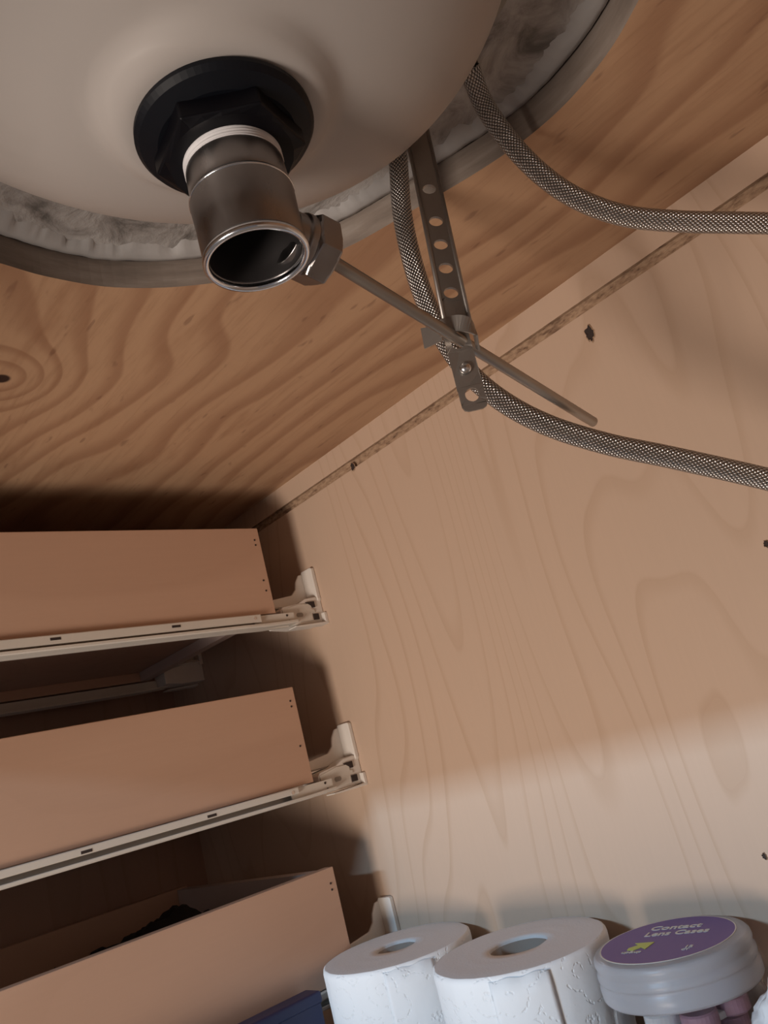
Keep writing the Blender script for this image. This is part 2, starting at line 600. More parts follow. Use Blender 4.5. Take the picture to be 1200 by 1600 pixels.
# ---------------------------------------------------------------- countertop seen through the cut-out
SZ = HZ+PT
import itertools
bowlC, bowlA = (-0.1722, 0.138), (0.1227, 0.1443)
inn = [(bowlC[0]+bowlA[0]*0.93*math.cos(2*PI*i/96), bowlC[1]+bowlA[1]*0.93*math.sin(2*PI*i/96)) for i in range(96)]
counter = plate_with_hole((XL, YF-0.02, XR+0.016, D+0.012), inn, SZ+0.0005, SZ+0.02, [M['stone'], M['stone']], 'countertop')
tag(counter, 'rough grey underside of the stone counter seen around the white sink bowl', 'countertop')

def inset_loop(loop, d, wob=0.0, seed=0):
    n = len(loop)
    cx = sum(p[0] for p in loop)/n
    cy = sum(p[1] for p in loop)/n
    out = []
    for i, p in enumerate(loop):
        a, b = loop[i-1], loop[(i+1) % n]
        t = Vector((b[0]-a[0], b[1]-a[1], 0)).normalized()
        nrm = Vector((-t.y, t.x, 0))
        if nrm.dot(Vector((cx-p[0], cy-p[1], 0))) < 0: nrm = -nrm
        q = d + wob*noise.noise(Vector((p[0]*70, p[1]*70, seed))) + wob*0.6*noise.noise(Vector((p[0]*220, p[1]*220, seed)))
        out.append((p[0]+nrm.x*q, p[1]+nrm.y*q))
    return out
def ring_strip(loops, mat, name, parent):
    bm = bmesh.new()
    R_ = [[bm.verts.new(p) for p in L] for L in loops]
    n = len(R_[0])
    for A, B in zip(R_, R_[1:]):
        for i in range(n):
            bm.faces.new((A[i], A[(i+1)%n], B[(i+1)%n], B[i]))
    return link(name, bm, mat, parent, True)
fine = [(p.x, p.y) for p in spline([(x, y, 0) for x, y in hl] + [(hl[0][0], hl[0][1], 0)], 3)][:-1]
Ls = []
for d, z, wb2 in ((0.0016, SZ+0.0004, 0.0), (0.0022, SZ-0.0022, 0.0006), (0.006, SZ-0.0030, 0.0010), (0.0105, SZ-0.0020, 0.004), (0.0145, SZ+0.0008, 0.007)):
    Ls.append([(x, y, z + 0.0007*noise.noise(Vector((x*90, y*90, 3)))) for x, y in inset_loop(fine, d, wb2, 5)])
o = ring_strip(Ls, M['silicone'], 'silicone_bead', counter)
tag(o, 'white silicone bead')
ring_strip([[(x, y, z) for x, y in inset_loop(fine, d, 0.0002, 2)] for d, z in ((0.0001, SZ-0.0002), (0.0006, SZ-0.0012), (0.0019, SZ-0.0006))], M['joint'], 'joint_gap', counter)

# ---------------------------------------------------------------- sink bowl
DX, DY = -0.1755, 0.149          # drain axis
BZ = 0.2142
sink = empty('sink_bowl', (DX, DY, BZ), 'off-white ceramic undermount sink bowl above the drain pipe', 'sink')
def bowl_pt(rho, th, off=0.0):
    n_, m_ = 2.2, 1.95
    # narrow flat boss under the drain, then the bowl swelling away
    z = 0.300 - (0.300-BZ)*max(0.0, 1-rho**n_)**(1/m_)
    cx = DX + (bowlC[0]-DX)*rho
    cy = DY + (bowlC[1]-DY)*rho
    return Vector((cx + (bowlA[0]-off)*rho*math.cos(th), cy + (bowlA[1]-off)*rho*math.sin(th), z+off))
bm = bmesh.new()
NT_, NR = 128, 56
rings = []
for k in range(NR+1):
    rho = 0.13 + (1-0.13)*(1-(1-k/NR)**1.6)
    rho = min(rho, 1.0)
    ring = []
    for i in range(NT_):
        th = 2*PI*i/NT_
        p = bowl_pt(rho, th)
        dd = math.hypot(p.x-DX, p.y-DY)
        # raised boss ring that carries the washer
        boss = 0.0052*(1/(1+math.exp((dd-0.0385)/0.0014)))
        p.z -= boss
        ring.append(bm.verts.new(p))
    rings.append(ring)
# turn outward into the flange
for (e, z) in ((1.015, 0.3012), (1.04, 0.3022)):
    rings.append([bm.verts.new((bowlC[0]+bowlA[0]*e*math.cos(2*PI*i/NT_), bowlC[1]+bowlA[1]*e*math.sin(2*PI*i/NT_), z)) for i in range(NT_)])
for A, B in zip(rings, rings[1:]):
    for i in range(NT_):
        bm.faces.new((A[i], A[(i+1)%NT_], B[(i+1)%NT_], B[i]))
# inside of the bowl
inner_r = []
for k in range(0, NR+1, 4):
    rho = min(1.0, 0.10 + 0.9*(1-(1-k/NR)**1.6))
    inner_r.append([bm.verts.new((p.x, p.y, min(p.z+0.009, 0.3030))) for p in (bowl_pt(rho*0.90, 2*PI*i/NT_) for i in range(NT_))])
for A, B in zip(inner_r, inner_r[1:]):
    for i in range(NT_):
        bm.faces.new((A[i], B[i], B[(i+1)%NT_], A[(i+1)%NT_]))
for i in range(NT_):
    bm.faces.new((rings[0][i], inner_r[0][i], inner_r[0][(i+1)%NT_], rings[0][(i+1)%NT_]))
link('bowl', bm, M['ceramic'], sink, True)
Ls = []
for e, z in ((1.035, 0.3020), (1.075, 0.3008), (1.105, 0.3016), (1.115, 0.3036)):
    L = []
    for i in range(192):
        a = 2*PI*i/192
        x, y = math.cos(a), math.sin(a)
        q = e + (0.02*noise.noise(Vector((x*6, y*6, 1))) if e > 1.05 else 0)
        L.append((bowlC[0]+bowlA[0]*q*x, bowlC[1]+bowlA[1]*q*y, z + 0.0012*noise.noise(Vector((x*14, y*14, z*100)))))
    Ls.append(L)
tag(ring_strip(Ls, M['flange'], 'rim_flange', sink), 'olive grey flange smeared with glue')

# ---------------------------------------------------------------- drain
drain = empty('sink_drain', (DX, DY, 0.1575), 'chromed drain pipe with black washer hanging open-ended under the sink', 'drain')
ZW = 0.2090
# washer: slightly conical disc
link('washer', lathe([(0.012, ZW+0.002), (0.0285, ZW+0.002), (0.0303, ZW+0.0005), (0.0304, ZW-0.0012), (0.0290, ZW-0.0032), (0.0235, ZW-0.0055), (0.012, ZW-0.0058)], (DX, DY, 0), close=True, n=80), M['rubber'], drain, False)
# six-sided lock nut with rounded shoulders
def hexbody(c, axis, r, h, mat, name, parent, rot=0.0, hole_r=None, cham=0.12):
    u, v, d = frame_of(axis)
    c = Vector(c)
    bm = bmesh.new()
    def ring(rr, hh, rnd=0.0):
        out = []
        for k in range(6):
            a0 = rot + PI/3*k
            for q in range(4):
                f = q/4
                p = (u*math.cos(a0)+v*math.sin(a0))*(1-f) + (u*math.cos(a0+PI/3)+v*math.sin(a0+PI/3))*f
                if rnd: p = p.lerp(p.normalized()*0.9, rnd)
                out.append(bm.verts.new(c + p*rr + d*hh))
        return out
    hr = hole_r or r*0.4
    def circ(rr, hh):
        out = []
        for i in range(24):
            a = rot + 2*PI*i/24
            out.append(bm.verts.new(c + (u*math.cos(a)+v*math.sin(a))*rr + d*hh))
        return out
    L = [circ(hr, 0), circ(r*0.82, 0), ring(r, h*cham), ring(r, h*(1-cham)), circ(r*0.82, h), circ(hr, h)]
    for A, B in zip(L, L[1:] + L[:1]):
        for i in range(24):
            bm.faces.new((A[i], A[(i+1)%24], B[(i+1)%24], B[i]))
    return link(name, bm, mat, parent)
o = hexbody((DX, DY, ZW-0.0125), (0, 0, 1), 0.0255, 0.0085, M['black_nut'], 'lock_nut', drain, rot=0.35, hole_r=0.0158)
bevel(o, 0.0006)
# threads wrapped with tape
prof = [(0.0140, 0.2060)]
for k in range(12):
    z = 0.2050 - k*0.00105
    prof += [(0.0163, z), (0.0167, z-0.00045), (0.0163, z-0.0009)]
prof += [(0.0140, 0.1915)]
link('thread_tape', lathe(prof, (DX, DY, 0), close=True, n=64), M['tape'], drain, True)
# collar and tailpiece
col = link('collar', lathe([(0.0145, 0.1935), (0.0160, 0.1935), (0.01645, 0.1930), (0.01665, 0.1850), (0.0168, 0.1815), (0.0145, 0.1815)], (DX, DY, 0), close=True, n=72), M['chrome'], drain, True)
bevel(col, 0.0003)
link('ledge_highlight', lathe([(0.0150, 0.1822), (0.0167, 0.1822), (0.01755, 0.1812), (0.01755, 0.1806), (0.0150, 0.1806)], (DX, DY, 0), close=True, n=72), M['bright_chrome'], drain, True)  # bright ring added on the step, its highlight put into the colour
o = link('tailpiece', lathe([(0.0152, 0.1825), (0.0168, 0.1825), (0.01735, 0.1816), (0.0174, 0.1800), (0.0171, 0.1720), (0.0170, 0.1595), (0.0152, 0.1595)], (DX, DY, 0), close=True, n=72), M['chrome'], drain, True)
bevel(o, 0.0002)
link('rim', lathe([(0.0153, 0.1600), (0.0171, 0.1600), (0.01745, 0.1590), (0.0174, 0.1578), (0.0168, 0.1571), (0.0158, 0.1572), (0.0153, 0.1580)], (DX, DY, 0), close=True, n=72), M['bright_chrome'], drain, True)
link('pipe_inside', lathe([(0.0151, 0.1600), (0.0146, 0.1640), (0.0146, 0.1960), (0.002, 0.1975), (0.0, 0.1975)], (DX, DY, 0), n=48), M['pipe_inside'], drain, True)
# pivot port, retaining nut and rod leave the pipe toward the back
PA = Vector((-0.004, 0.143, -0.030)).normalized()
P0 = Vector((DX, DY, 0.1742))
u_, v_, d_ = frame_of(PA)
o = link('pivot_port', lathe([(0.004, 0.0156), (0.0095, 0.0152), (0.0095, 0.0190), (0.0106, 0.0198), (0.0108, 0.0225), (0.004, 0.0228)], P0, PA, close=True, n=40), M['chrome'], drain, True)
bevel(o, 0.0004)
o = hexbody(P0 + PA*0.0222, PA, 0.0126, 0.0100, M['chrome'], 'retaining_nut', drain, rot=0.55, hole_r=0.003)
bevel(o, 0.0005)
RS = P0 + PA*0.0300
RE = at(928, 660, 0.39)
bm = bmesh.new()
add_cyl(bm, RS, RE, 0.0024, 0.0024, 20)
o = link('pivot_rod', bm, M['rod'], drain, True)
bevel(o, 0.0005)

# ---------------------------------------------------------------- perforated lift strap with its spring clip
strap = empty('lift_strap', tuple(at(712, 528, 0.334)), 'flat grey perforated metal strap hanging behind the sink bowl', 'strap')
def nearest_s(px, py, A, B):
    """parameter of the point of line AB seen at this pixel"""
    r = ray(px, py)
    n = r.cross((B-A).cross(r))
    return n.dot(-A)/n.dot(B-A)
def make_strap(A, B, wd, holes, th=0.0011, name='strap', round_end=False, lip=True):
    L = (B-A).length
    d = (B-A).normalized()
    view = ((A+B)/2).normalized()
    nrm = (-view + Vector((0.25, 0.0, 0.0)))
    nrm = (nrm - d*nrm.dot(d)).normalized()
    wv = d.cross(nrm).normalized()
    bm = bmesh.new()
    xs = sorted(h for h, r in holes)
    cells = []
    cur = 0.0
    for h, r in sorted(holes):
        a, b = h-r*1.35, h+r*1.35
        if a > cur: cells.append((cur, a, None))
        cells.append((max(a, cur), b, (h, r)))
        cur = b
    cells.append((cur, L, None))
    def V(s_, w_, z_=0):
        return bm.verts.new(A + d*s_ + wv*w_ + nrm*z_)
    hw = wd/2
    for a, b, hole_ in cells:
        if hole_ is None:
            # tapered corners at the end
            if round_end and b == L:
                c = hw*0.45
                bm.faces.new([V(a,-hw), V(b-c,-hw), V(b-c*0.3,-hw+c*0.3), V(b,-hw+c), V(b,hw-c), V(b-c*0.3,hw-c*0.3), V(b-c,hw), V(a,hw)])
            else:
                bm.faces.new([V(a,-hw), V(b,-hw), V(b,hw), V(a,hw)])
            continue
        h, r = hole_
        n = 24
        cir, sq = [], []
        for i in range(n):
            t = 2*PI*(i+0.5)/n
            cs, sn = math.cos(t), math.sin(t)
            cir.append(V(h+cs*r, sn*r))
            hb = (b-h) if cs > 0 else (h-a)
            k = min(hb/abs(cs), hw/abs(sn))
            sq.append((h+cs*k, sn*k))
        sqv = [V(*p) for p in sq]
        for i in range(n):
            j = (i+1) % n
            p, q = sq[i], sq[j]
            corner = None
            if abs(p[0]-q[0]) > 1e-7 and abs(p[1]-q[1]) > 1e-7:
                corner = V(b if max(p[0], q[0]) > h else a, hw if max(p[1], q[1]) > 0 else -hw)
            vs = [cir[i], sqv[i]] + ([corner] if corner else []) + [sqv[j], cir[j]]
            bm.faces.new(vs)
    bmesh.ops.remove_doubles(bm, verts=bm.verts[:], dist=1e-6)
    o = link(name, bm, M['strap'], strap)
    m = o.modifiers.new('Solidify', 'SOLIDIFY')
    m.thickness = th
    m.offset = 0
    bevel(o, 0.0003)
    if lip:
        bm = bmesh.new()
        for sgn in (-1, 1):
            add_cyl(bm, A + wv*sgn*hw*0.97 + nrm*0.0003, B + wv*sgn*hw*0.97 + nrm*0.0003, 0.00095, 0.00095, 10)
        link('rolled_edge', bm, M['strap'], strap, True)
    return d, wv, nrm
def rod_depth(px, py):
    k = nearest_s(px, py, RS, RE)
    return (RS.lerp(RE, k)).dot(r2)
TR = rod_depth(722, 532)
TA, TB = at(650, 200, 0.398), at(716, 512, TR+0.003)
LU = (TB-TA).length
hs = [(nearest_s(px, py, TA, TB)*LU, 0.0031) for px, py in ((667,298),(678,348),(686,384),(694,421),(703,459))]
make_strap(TA, TB, 0.0108, hs)
CA, CB = at(706, 500, TR+0.001), at(744, 641, TR-0.006)
LC = (CB-CA).length
hs = [(nearest_s(px, py, CA, CB)*LC, r) for px, py, r in ((712,536,0.0029),(738,617,0.0028))]
d2, w2, n2 = make_strap(CA, CB, 0.0104, hs, name='clevis_plate', round_end=True, lip=False)
# screw head
sc_ = CA + d2*(nearest_s(729, 576, CA, CB)*LC)
bm = lathe([(0.0, 0.0024), (0.0016, 0.0022), (0.0024, 0.0012), (0.0026, 0.0), (0.0, 0.0)], sc_ + n2*0.0005, n2, n=20)
link('screw', bm, M['screw'], strap, True)
# spring clip: a bent strip crossing the strap around the rod
clip = [at(686, 514, TR+0.002), at(712, 505, TR-0.005), at(731, 508, TR-0.007), at(741, 518, TR-0.005), at(747, 546, TR-0.002)]
cp = spline(clip, 5)
bm = bmesh.new()
prev = None
for i, p in enumerate(cp):
    f = i/(len(cp)-1)
    hw = 0.0034 if f < 0.25 else (0.0032 if f < 0.8 else 0.0022)
    t = (cp[min(i+1, len(cp)-1)] - cp[max(i-1, 0)]).normalized()
    wv = d2 if abs(t.dot(d2)) < 0.8 else n2
    wv = (wv - t*wv.dot(t)).normalized()
    if prev is not None and wv.dot(prev[2]) < 0: wv = -wv
    a, b = bm.verts.new(p - wv*hw), bm.verts.new(p + wv*hw)
    if prev is not None:
        bm.faces.new((prev[0], a, b, prev[1]))
    prev = (a, b, wv)
fl = [at(658, 513, TR+0.014), at(690, 508, TR+0.006), at(692, 532, TR+0.006), at(664, 545, TR+0.013)]
bm.faces.new([bm.verts.new(p) for p in fl])
o = link('spring_clip', bm, M['strap'], strap, False)
m = o.modifiers.new('Solidify', 'SOLIDIFY'); m.thickness = 0.0008; m.offset = 0

# ---------------------------------------------------------------- braided supply hoses
def hose(pts, label, r=0.0051):
    path = spline([p if isinstance(p, Vector) else at(*p) for p in pts], 14)
    o = link('supply_hose', tube(path, r, 28), M['braid'], None, True)
    return tag(o, label, 'hose', None)
hose([at(733, 106, 0.4025), (735, 112, 0.4035), (757, 165, 0.410), (800, 226, 0.408), (850, 276, 0.404), (905, 312, 0.400), (975, 337, 0.396), (1060, 346, 0.392), (1150, 348, 0.390), (1260, 350, 0.390), (1420, 352, 0.392), Vector((0.10, 0.38, 0.13)), Vector((0.13, 0.44, 0.02)), Vector((0.13, 0.49, -0.06))],
     'braided steel supply hose curving right from behind the sink bowl, higher of the two')
hose([at(622, 250, 0.434) + Vector((0, 0.002, 0.014)), (622, 250, 0.434), (628, 330, 0.426), (642, 400, 0.415), (664, 468, 0.408), (694, 530, 0.400), (735, 585, 0.394), (790, 630, 0.388), (860, 666, 0.382), (950, 694, 0.376), (1050, 715, 0.370), (1200, 749, 0.364), (1380, 795, 0.362), Vector((0.03, 0.39, -0.02)), Vector((0.05, 0.44, -0.06)), Vector((0.05, 0.49, -0.10))],
     'braided steel supply hose passing behind the perforated strap, lower of the two')

# ---------------------------------------------------------------- drawers on slides
DXR, DXL, DYB = -0.615, -0.893, 0.4416
DH = 0.0842
tops = [0.230, 0.0768, -0.0780]
where = ['top', 'middle', 'bottom']
def make_drawer(k):
    zt = tops[k]
    zb = zt - DH
    lab = ('topmost pale maple drawer box under the plywood', 'middle pale maple drawer box between two others', 'lowest pale maple drawer box with black cloth inside')[k]
    r = empty('drawer', (DXR, DYB, zb), lab, 'drawer')
    o = link('side_panel', box((DXR-0.012, YF+0.006, zb), (DXR, DYB, zt)), M['drawer_wood'], r); bevel(o, 0.0006)
    o = link('side_panel', box((DXL, YF+0.006, zb), (DXL+0.012, DYB, zt)), M['drawer_wood'], r); bevel(o, 0.0006)
    link('back_panel', box((DXL+0.012, DYB-0.012, zb), (DXR-0.012, DYB-0.0004, zt-0.0015)), M['melamine'], r)
    link('front_panel', box((DXL+0.012, YF+0.006, zb), (DXR-0.012, YF+0.02, zt)), M['drawer_wood'], r)
    link('bottom_panel', box((DXL+0.012, YF+0.02, zb+0.010), (DXR-0.012, DYB-0.012, zb+0.014)), M['partition'], r)
    # nail heads at the rear corner joint
    for dy, dz in ((0.006, 0.012), (0.006, 0.017), (0.006, 0.052), (0.0055, 0.062))[: 4 if k == 0 else 2 + (k == 1)]:
        bm = bmesh.new()
        add_cyl(bm, (DXR-0.001, DYB-dy, zt-dz), (DXR+0.00035, DYB-dy, zt-dz), 0.0009, 0.0009, 10)
        link('nail', bm, M['dark_hole'], r)
    # runners screwed along the lower edges
    for sgn, xe in ((1, DXR), (-1, DXL)):
        x0, x1 = (xe, xe+0.0012) if sgn > 0 else (xe-0.0012, xe)
        bm = bmesh.new()
        add_box(bm, (x0, YF+0.01, zb-0.001), (x1, DYB-0.018, zb+0.0105 if False else zb+0.0002))
        ru = link('runner', box((x0 if sgn > 0 else x0-0.0035, YF+0.01, zb-0.0078 if k == 0 else zb-0.0058), (x1+0.0035 if sgn > 0 else x1, DYB-0.020, zb-0.0004)), M['slide'], r)
        bm.free()
        bevel(ru, 0.0008)
        xs = x1+0.0035 if sgn > 0 else x0-0.0035
        for yy in (DYB-0.027,):
            bm = bmesh.new()
            add_cyl(bm, (xs-0.0004, yy, zb-0.0040), (xs+0.0003*sgn, yy, zb-0.0040), 0.0015, 0.0015, 14)
            link('rivet', bm, M['screw'], ru)
        for yy in (DYB-0.105, DYB-0.205, DYB-0.29):
            bm = bmesh.new()
            add_box(bm, (xs-0.0003, yy-0.004, zb-0.0048), (xs+0.0002, yy+0.004, zb-0.0028))
            link('slot', bm, M['dark_hole'], ru)
    return r
for k in range(3): make_drawer(k)

def make_slide(k, side):
    """cabinet rail with its ivory plastic socket on the back panel"""
    zb = tops[k]-DH
    right = side > 0
    xe = DXR if right else DXL
    lab = {(0, 1): 'cream slide under the topmost drawer, on the side facing the pipe',
           (1, 1): 'cream slide under the middle drawer, on the side facing the pipe',
           (2, 1): 'cream slide under the lowest drawer, bracket peeking out behind the left paper roll',
           (0, -1): 'cream slide deep in the shade below the topmost drawer, far side',
           (1, -1): 'cream slide deep in the shade below the middle drawer, far side',
           (2, -1): 'cream slide on the far side of the lowest drawer'}[k, side]
    r = empty('drawer_slide', (xe, D, zb-0.008), lab, 'drawer slide', None)
    def X(a): return xe + side*a
    def bx(a0, a1, y0, y1, z0, z1):
        xa, xb = sorted((X(a0), X(a1)))
        return box((xa, y0, z0), (xb, y1, z1))
    # rail: upright web plus rounded lower lip
    bm = bx(0.0000, 0.0012, YF+0.004, 0.458, zb-0.0125, zb-0.0015) if False else bx(-0.0085, -0.0070, YF+0.004, 0.458, zb-0.0125, zb-0.0012)
    path_y = (YF+0.004, 0.405, 0.430, 0.458)
    o = link('rail', bm, M['slide'], r); bevel(o, 0.0004)
    pts = [(X(0.0050), path_y[0], zb-0.0116), (X(0.0050), path_y[1], zb-0.0116), (X(0.0035), path_y[2], zb-0.0116), (X(0.0025), path_y[3]+0.004, zb-0.0106)]
    bm = bmesh.new()
    # lip profile swept along y
    prof = [(-0.0180, -0.0008), (0.0, -0.0008), (0.0012, 0.0), (0.0012, 0.0018), (0.0004, 0.0022), (-0.0004, 0.0010), (-0.0180, 0.0008)]
    rr = []
    for p in pts:
        rr.append([bm.verts.new((p[0]+side*a, p[1], p[2]+b)) for a, b in prof])
    for A, B in zip(rr, rr[1:]):
        for i in range(len(prof)):
            bm.faces.new((A[i], A[(i+1)%len(prof)], B[(i+1)%len(prof)], B[i]))
    bm.faces.new(rr[0]); bm.faces.new(rr[-1])
    link('rail_lip', bm, M['slide'], r)
    # rear end plate of the rail that plugs into the socket
    bm = bx(0.0, 0.0014, 0.415, 0.460, zb-0.0115, zb-0.0012 if k != 2 else zb-0.002)
    ep = link('rail_end', bm, M['slide'], r)
    for yy, zz in ((0.452, zb-0.0035), (0.4535, zb-0.0090)):
        q = bmesh.new()
        add_cyl(q, (X(0.0010), yy, zz), (X(0.0017), yy, zz), 0.0011, 0.0011, 10)
        link('rivet_hole', q, M['dark_hole'], ep)
    # socket: wall plate, gusset, arm, housing, tongue
    so = empty('socket', (xe, D, zb), None, None)
    so.parent = r
    so.matrix_parent_inverse = r.matrix_world.inverted()
    for c in ('label', 'category'):
        if c in so: del so[c]
    bpy.data.objects.remove(so)
    Z = zb
    plate = [(X(-0.0330), Z+0.006), (X(-0.0330), Z+0.020), (X(-0.0250), Z+0.0260), (X(-0.0225), Z+0.040), (X(-0.0190), Z+0.0435), (X(-0.0050), Z+0.0435), (X(-0.0030), Z+0.0425), (X(-0.0030), Z+0.0110), (X(-0.0050), Z+0.0075)]
    bm = prism(plate, 1, D-0.0045, D-0.0001)
    # fins that tie the plate to the arm
    fin = [(D-0.004, Z+0.041), (D-0.0085, Z+0.0405), (D-0.0140, Z+0.033), (D-0.0160, Z+0.026), (D-0.022, Z+0.0205), (0.4450, Z+0.0165), (0.4440, Z+0.0085), (D-0.004, Z+0.0085)]
    xa, xb = sorted((X(-0.0215), X(-0.0190)))
    prism(fin, 0, xa, xb, bm=bm)
    xa, xb = sorted((X(-0.0330), X(-0.0190)))
    add_box(bm, (xa, 0.4440, Z+0.0085), (xb, D-0.004, Z+0.0105))
    br = link('rear_bracket', bm, M['plastic'], r)
    bevel(br, 0.0008)
    # clip housing in front of the lower half
    hz = [(D-0.0001, Z+0.0115), (D-0.006, Z+0.0135), (D-0.018, Z+0.0125), (D-0.027, Z+0.0085), (0.4530, Z+0.0060), (0.4500, Z+0.0030), (0.4500, Z-0.0100), (0.4700, Z-0.0125), (D-0.0001, Z-0.0125)]
    xa, xb = sorted((X(-0.0300), X(-0.0030) if False else X(-0.0042)))
    ho = link('clip_housing', prism(hz, 0, xa, xb), M['plastic'], r)
    bevel(ho, 0.0010)
    # steel cover with cut-outs on the near face
    xs = X(-0.0042)
    cov = [(0.4515, Z+0.0035), (0.4700, Z+0.0070), (0.4860, Z+0.0070), (0.4860, Z+0.0015), (0.4890, Z+0.0010), (0.4890, Z-0.0020), (0.4850, Z-0.0030), (0.4850, Z-0.0100), (0.4515, Z-0.0095)]
    xa, xb = sorted((xs, xs+side*0.0010))
    cv = link('cover_plate', prism(cov, 0, xa, xb), M['slide'], r); bevel(cv, 0.0003)
    dk = ([(0.4800, Z+0.0085), (0.4905, Z+0.0088), (0.4905, Z+0.0030), (0.4880, Z+0.0030)], [(0.4865, Z-0.0035), (0.4925, Z-0.0035), (0.4925, Z-0.0092), (0.4865, Z-0.0092)])
    for poly in dk:
        xa, xb = sorted((xs-side*0.001, xs+side*0.0006+side*0.0006))
        link('cut_out', prism(poly, 0, xa, xb), M['dark_hole'], ho)
    xa, xb = sorted((xs, xs+side*0.0013))
    link('oval_slot', prism([(0.4665, Z-0.0040), (0.4675, Z-0.0052), (0.4730, Z-0.0052), (0.4740, Z-0.0040), (0.4740, Z-0.0025), (0.4730, Z-0.0013), (0.4675, Z-0.0013), (0.4665, Z-0.0025)], 0, xa, xb), plain_slot, cv)
    # lower tongue resting against the panel
    to = [(D-0.0001, Z-0.0035), (D-0.0035, Z-0.0035), (D-0.0035, Z-0.0128), (0.4600, Z-0.0140), (0.4600, Z-0.0150), (0.4700, Z-0.0152), (D-0.0001, Z-0.0150)]
    xa, xb = sorted((X(-0.0120), X(0.0005)))
    t_ = link('tongue', prism(to, 0, xa, xb), M['plastic'], r)
    bevel(t_, 0.0007)
    return r
plain_slot = plain('grey_slot', (0.28, 0.24, 0.20), 0.6)
for k in range(3):
    make_slide(k, 1)
    make_slide(k, -1)

# black cloth crumpled inside the lowest drawer
bm = bmesh.new()
NX, NY = 60, 70
grid = []
fz = tops[2]-DH+0.0142
for i in range(NX+1):
    row = []
    for j in range(NY+1):
        x = -0.870 + 0.235*i/NX
        y = 0.120 + 0.300*j/NY
        ed = min(i, NX-i, 14)/14 * min(j, NY-j, 14)/14
        hgt = 0.043 + 0.012*noise.noise(Vector((x*14, y*12, 0))) + 0.014*noise.noise(Vector((x*45, y*45, 4))) + 0.005*noise.noise(Vector((x*140, y*140, 9)))
        hgt += 0.016*math.exp(-((x+0.76)/0.06)**2-((y-0.385)/0.04)**2)
        row.append(bm.verts.new((x, y, fz + max(0.0, hgt)*min(1, ed*1.6)**0.5)))
    grid.append(row)
for i in range(NX):
    for j in range(NY):
        bm.faces.new((grid[i][j], grid[i+1][j], grid[i+1][j+1], grid[i][j+1]))
edge = [grid[i][0] for i in range(NX+1)] + [grid[NX][j] for j in range(1, NY+1)] + [grid[i][NY] for i in range(NX-1, -1, -1)] + [grid[0][j] for j in range(NY-1, 0, -1)]
bm.faces.new(edge)
tag(link('crumpled_cloth', bm, M['black_cloth'], None, True), 'crumpled black cloth inside the lowest drawer', 'cloth')

# ---------------------------------------------------------------- slim navy box beside the lowest drawer
bb = empty('storage_box', (-0.597, 0.23, FZ), 'dark navy blue box standing between lowest drawer and left paper roll', 'box')
o = link('box_body', box((-0.6045, 0.08, FZ), (-0.5870, 0.3845, -0.159)), M['blue'], bb); bevel(o, 0.002, 3)
o = link('box_lid', box((-0.6058, 0.079, -0.162), (-0.5860, 0.3855, -0.1535)), M['blue'], bb); bevel(o, 0.002, 3)

# ---------------------------------------------------------------- toilet paper rolls
def paper_roll(cx, cy, zt, R_, rc, label, seed, tailang):
    H = zt - FZ
    r = empty('toilet_paper_roll', (cx, cy, FZ), label, 'toilet paper')
    def fn(rad, h, a, k):
        w_ = noise.noise(Vector((math.cos(a)*1.6, math.sin(a)*1.6, seed+h*9)))
        q = noise.noise(Vector((math.cos(a)*7, math.sin(a)*7, seed+h*40)))
        rr = rad*(1+0.006*w_) + 0.0006*q
        return rr, h
    prof = [(rc+0.0004, 0.001), (R_-0.002, 0.0), (R_-0.0003, 0.002)] + [(R_, H*t/10) for t in range(1, 10)] + [(R_+0.0003, H-0.004), (R_-0.0002, H-0.0014), (R_-0.0016, H-0.0004)]
    link('paper', lathe(prof, (cx, cy, FZ), n=120, fn=fn), M['tissue'], r, True)
    rings_ = [(R_-0.0014, H-0.0005), (R_-0.004, H-0.0003)] + [(R_-0.004-(R_-0.004-rc-0.001)*t/6, H+0.0003*math.sin(t*2.3)) for t in range(1, 7)] + [(rc+0.0003, H-0.0008), (rc+0.0002, H-0.004)]
    def fn2(rad, h, a, k):
        rr, hh = fn(rad, h, a, k)
        if rad < rc+0.003: rr = rad*(1+0.05*noise.noise(Vector((math.cos(a)*2, math.sin(a)*2, seed+5))))
        return rr, hh
    link('roll_end', lathe(rings_, (cx, cy, FZ), n=120, fn=fn2), M['tissue_end'], r, True)
    def fn3(rad, h, a, k):
        return rad*(1+0.05*noise.noise(Vector((math.cos(a)*2, math.sin(a)*2, seed+5)))), h
    core = link('core', lathe([(rc, H-0.002), (rc, 0.002), (rc-0.0009, 0.002), (rc-0.0009, H-0.002)], (cx, cy, FZ), n=60, close=True, fn=fn3), M['card'], r, True)
    # loose last sheet
    bm = bmesh.new()
    rows = []
    for i in range(15):
        a = tailang + i*0.045
        lift = 0.0005 + 0.0007*(i/14)**2
        rows.append([bm.verts.new((cx+math.cos(a)*(R_+lift), cy+math.sin(a)*(R_+lift), FZ + H*(0.02+0.955*j/8) + 0.0006*math.sin(j*2+i))) for j in range(9)])
    for A, B in zip(rows, rows[1:]):
        for j in range(8): bm.faces.new((A[j], B[j], B[j+1], A[j+1]))
    o = link('loose_sheet', bm, M['tissue'], r, True)
    m = o.modifiers.new('Solidify', 'SOLIDIFY'); m.thickness = 0.0004
    return r
paper_roll(-0.5545, 0.4400, -0.1414, 0.0585, 0.0155, 'white toilet paper roll standing nearest the drawers, its core pinched narrow', 1.0, -0.9)
paper_roll(-0.4254, 0.4385, -0.1414, 0.0595, 0.0195, 'white toilet paper roll standing between the other roll and the jar', 5.0, -1.2)

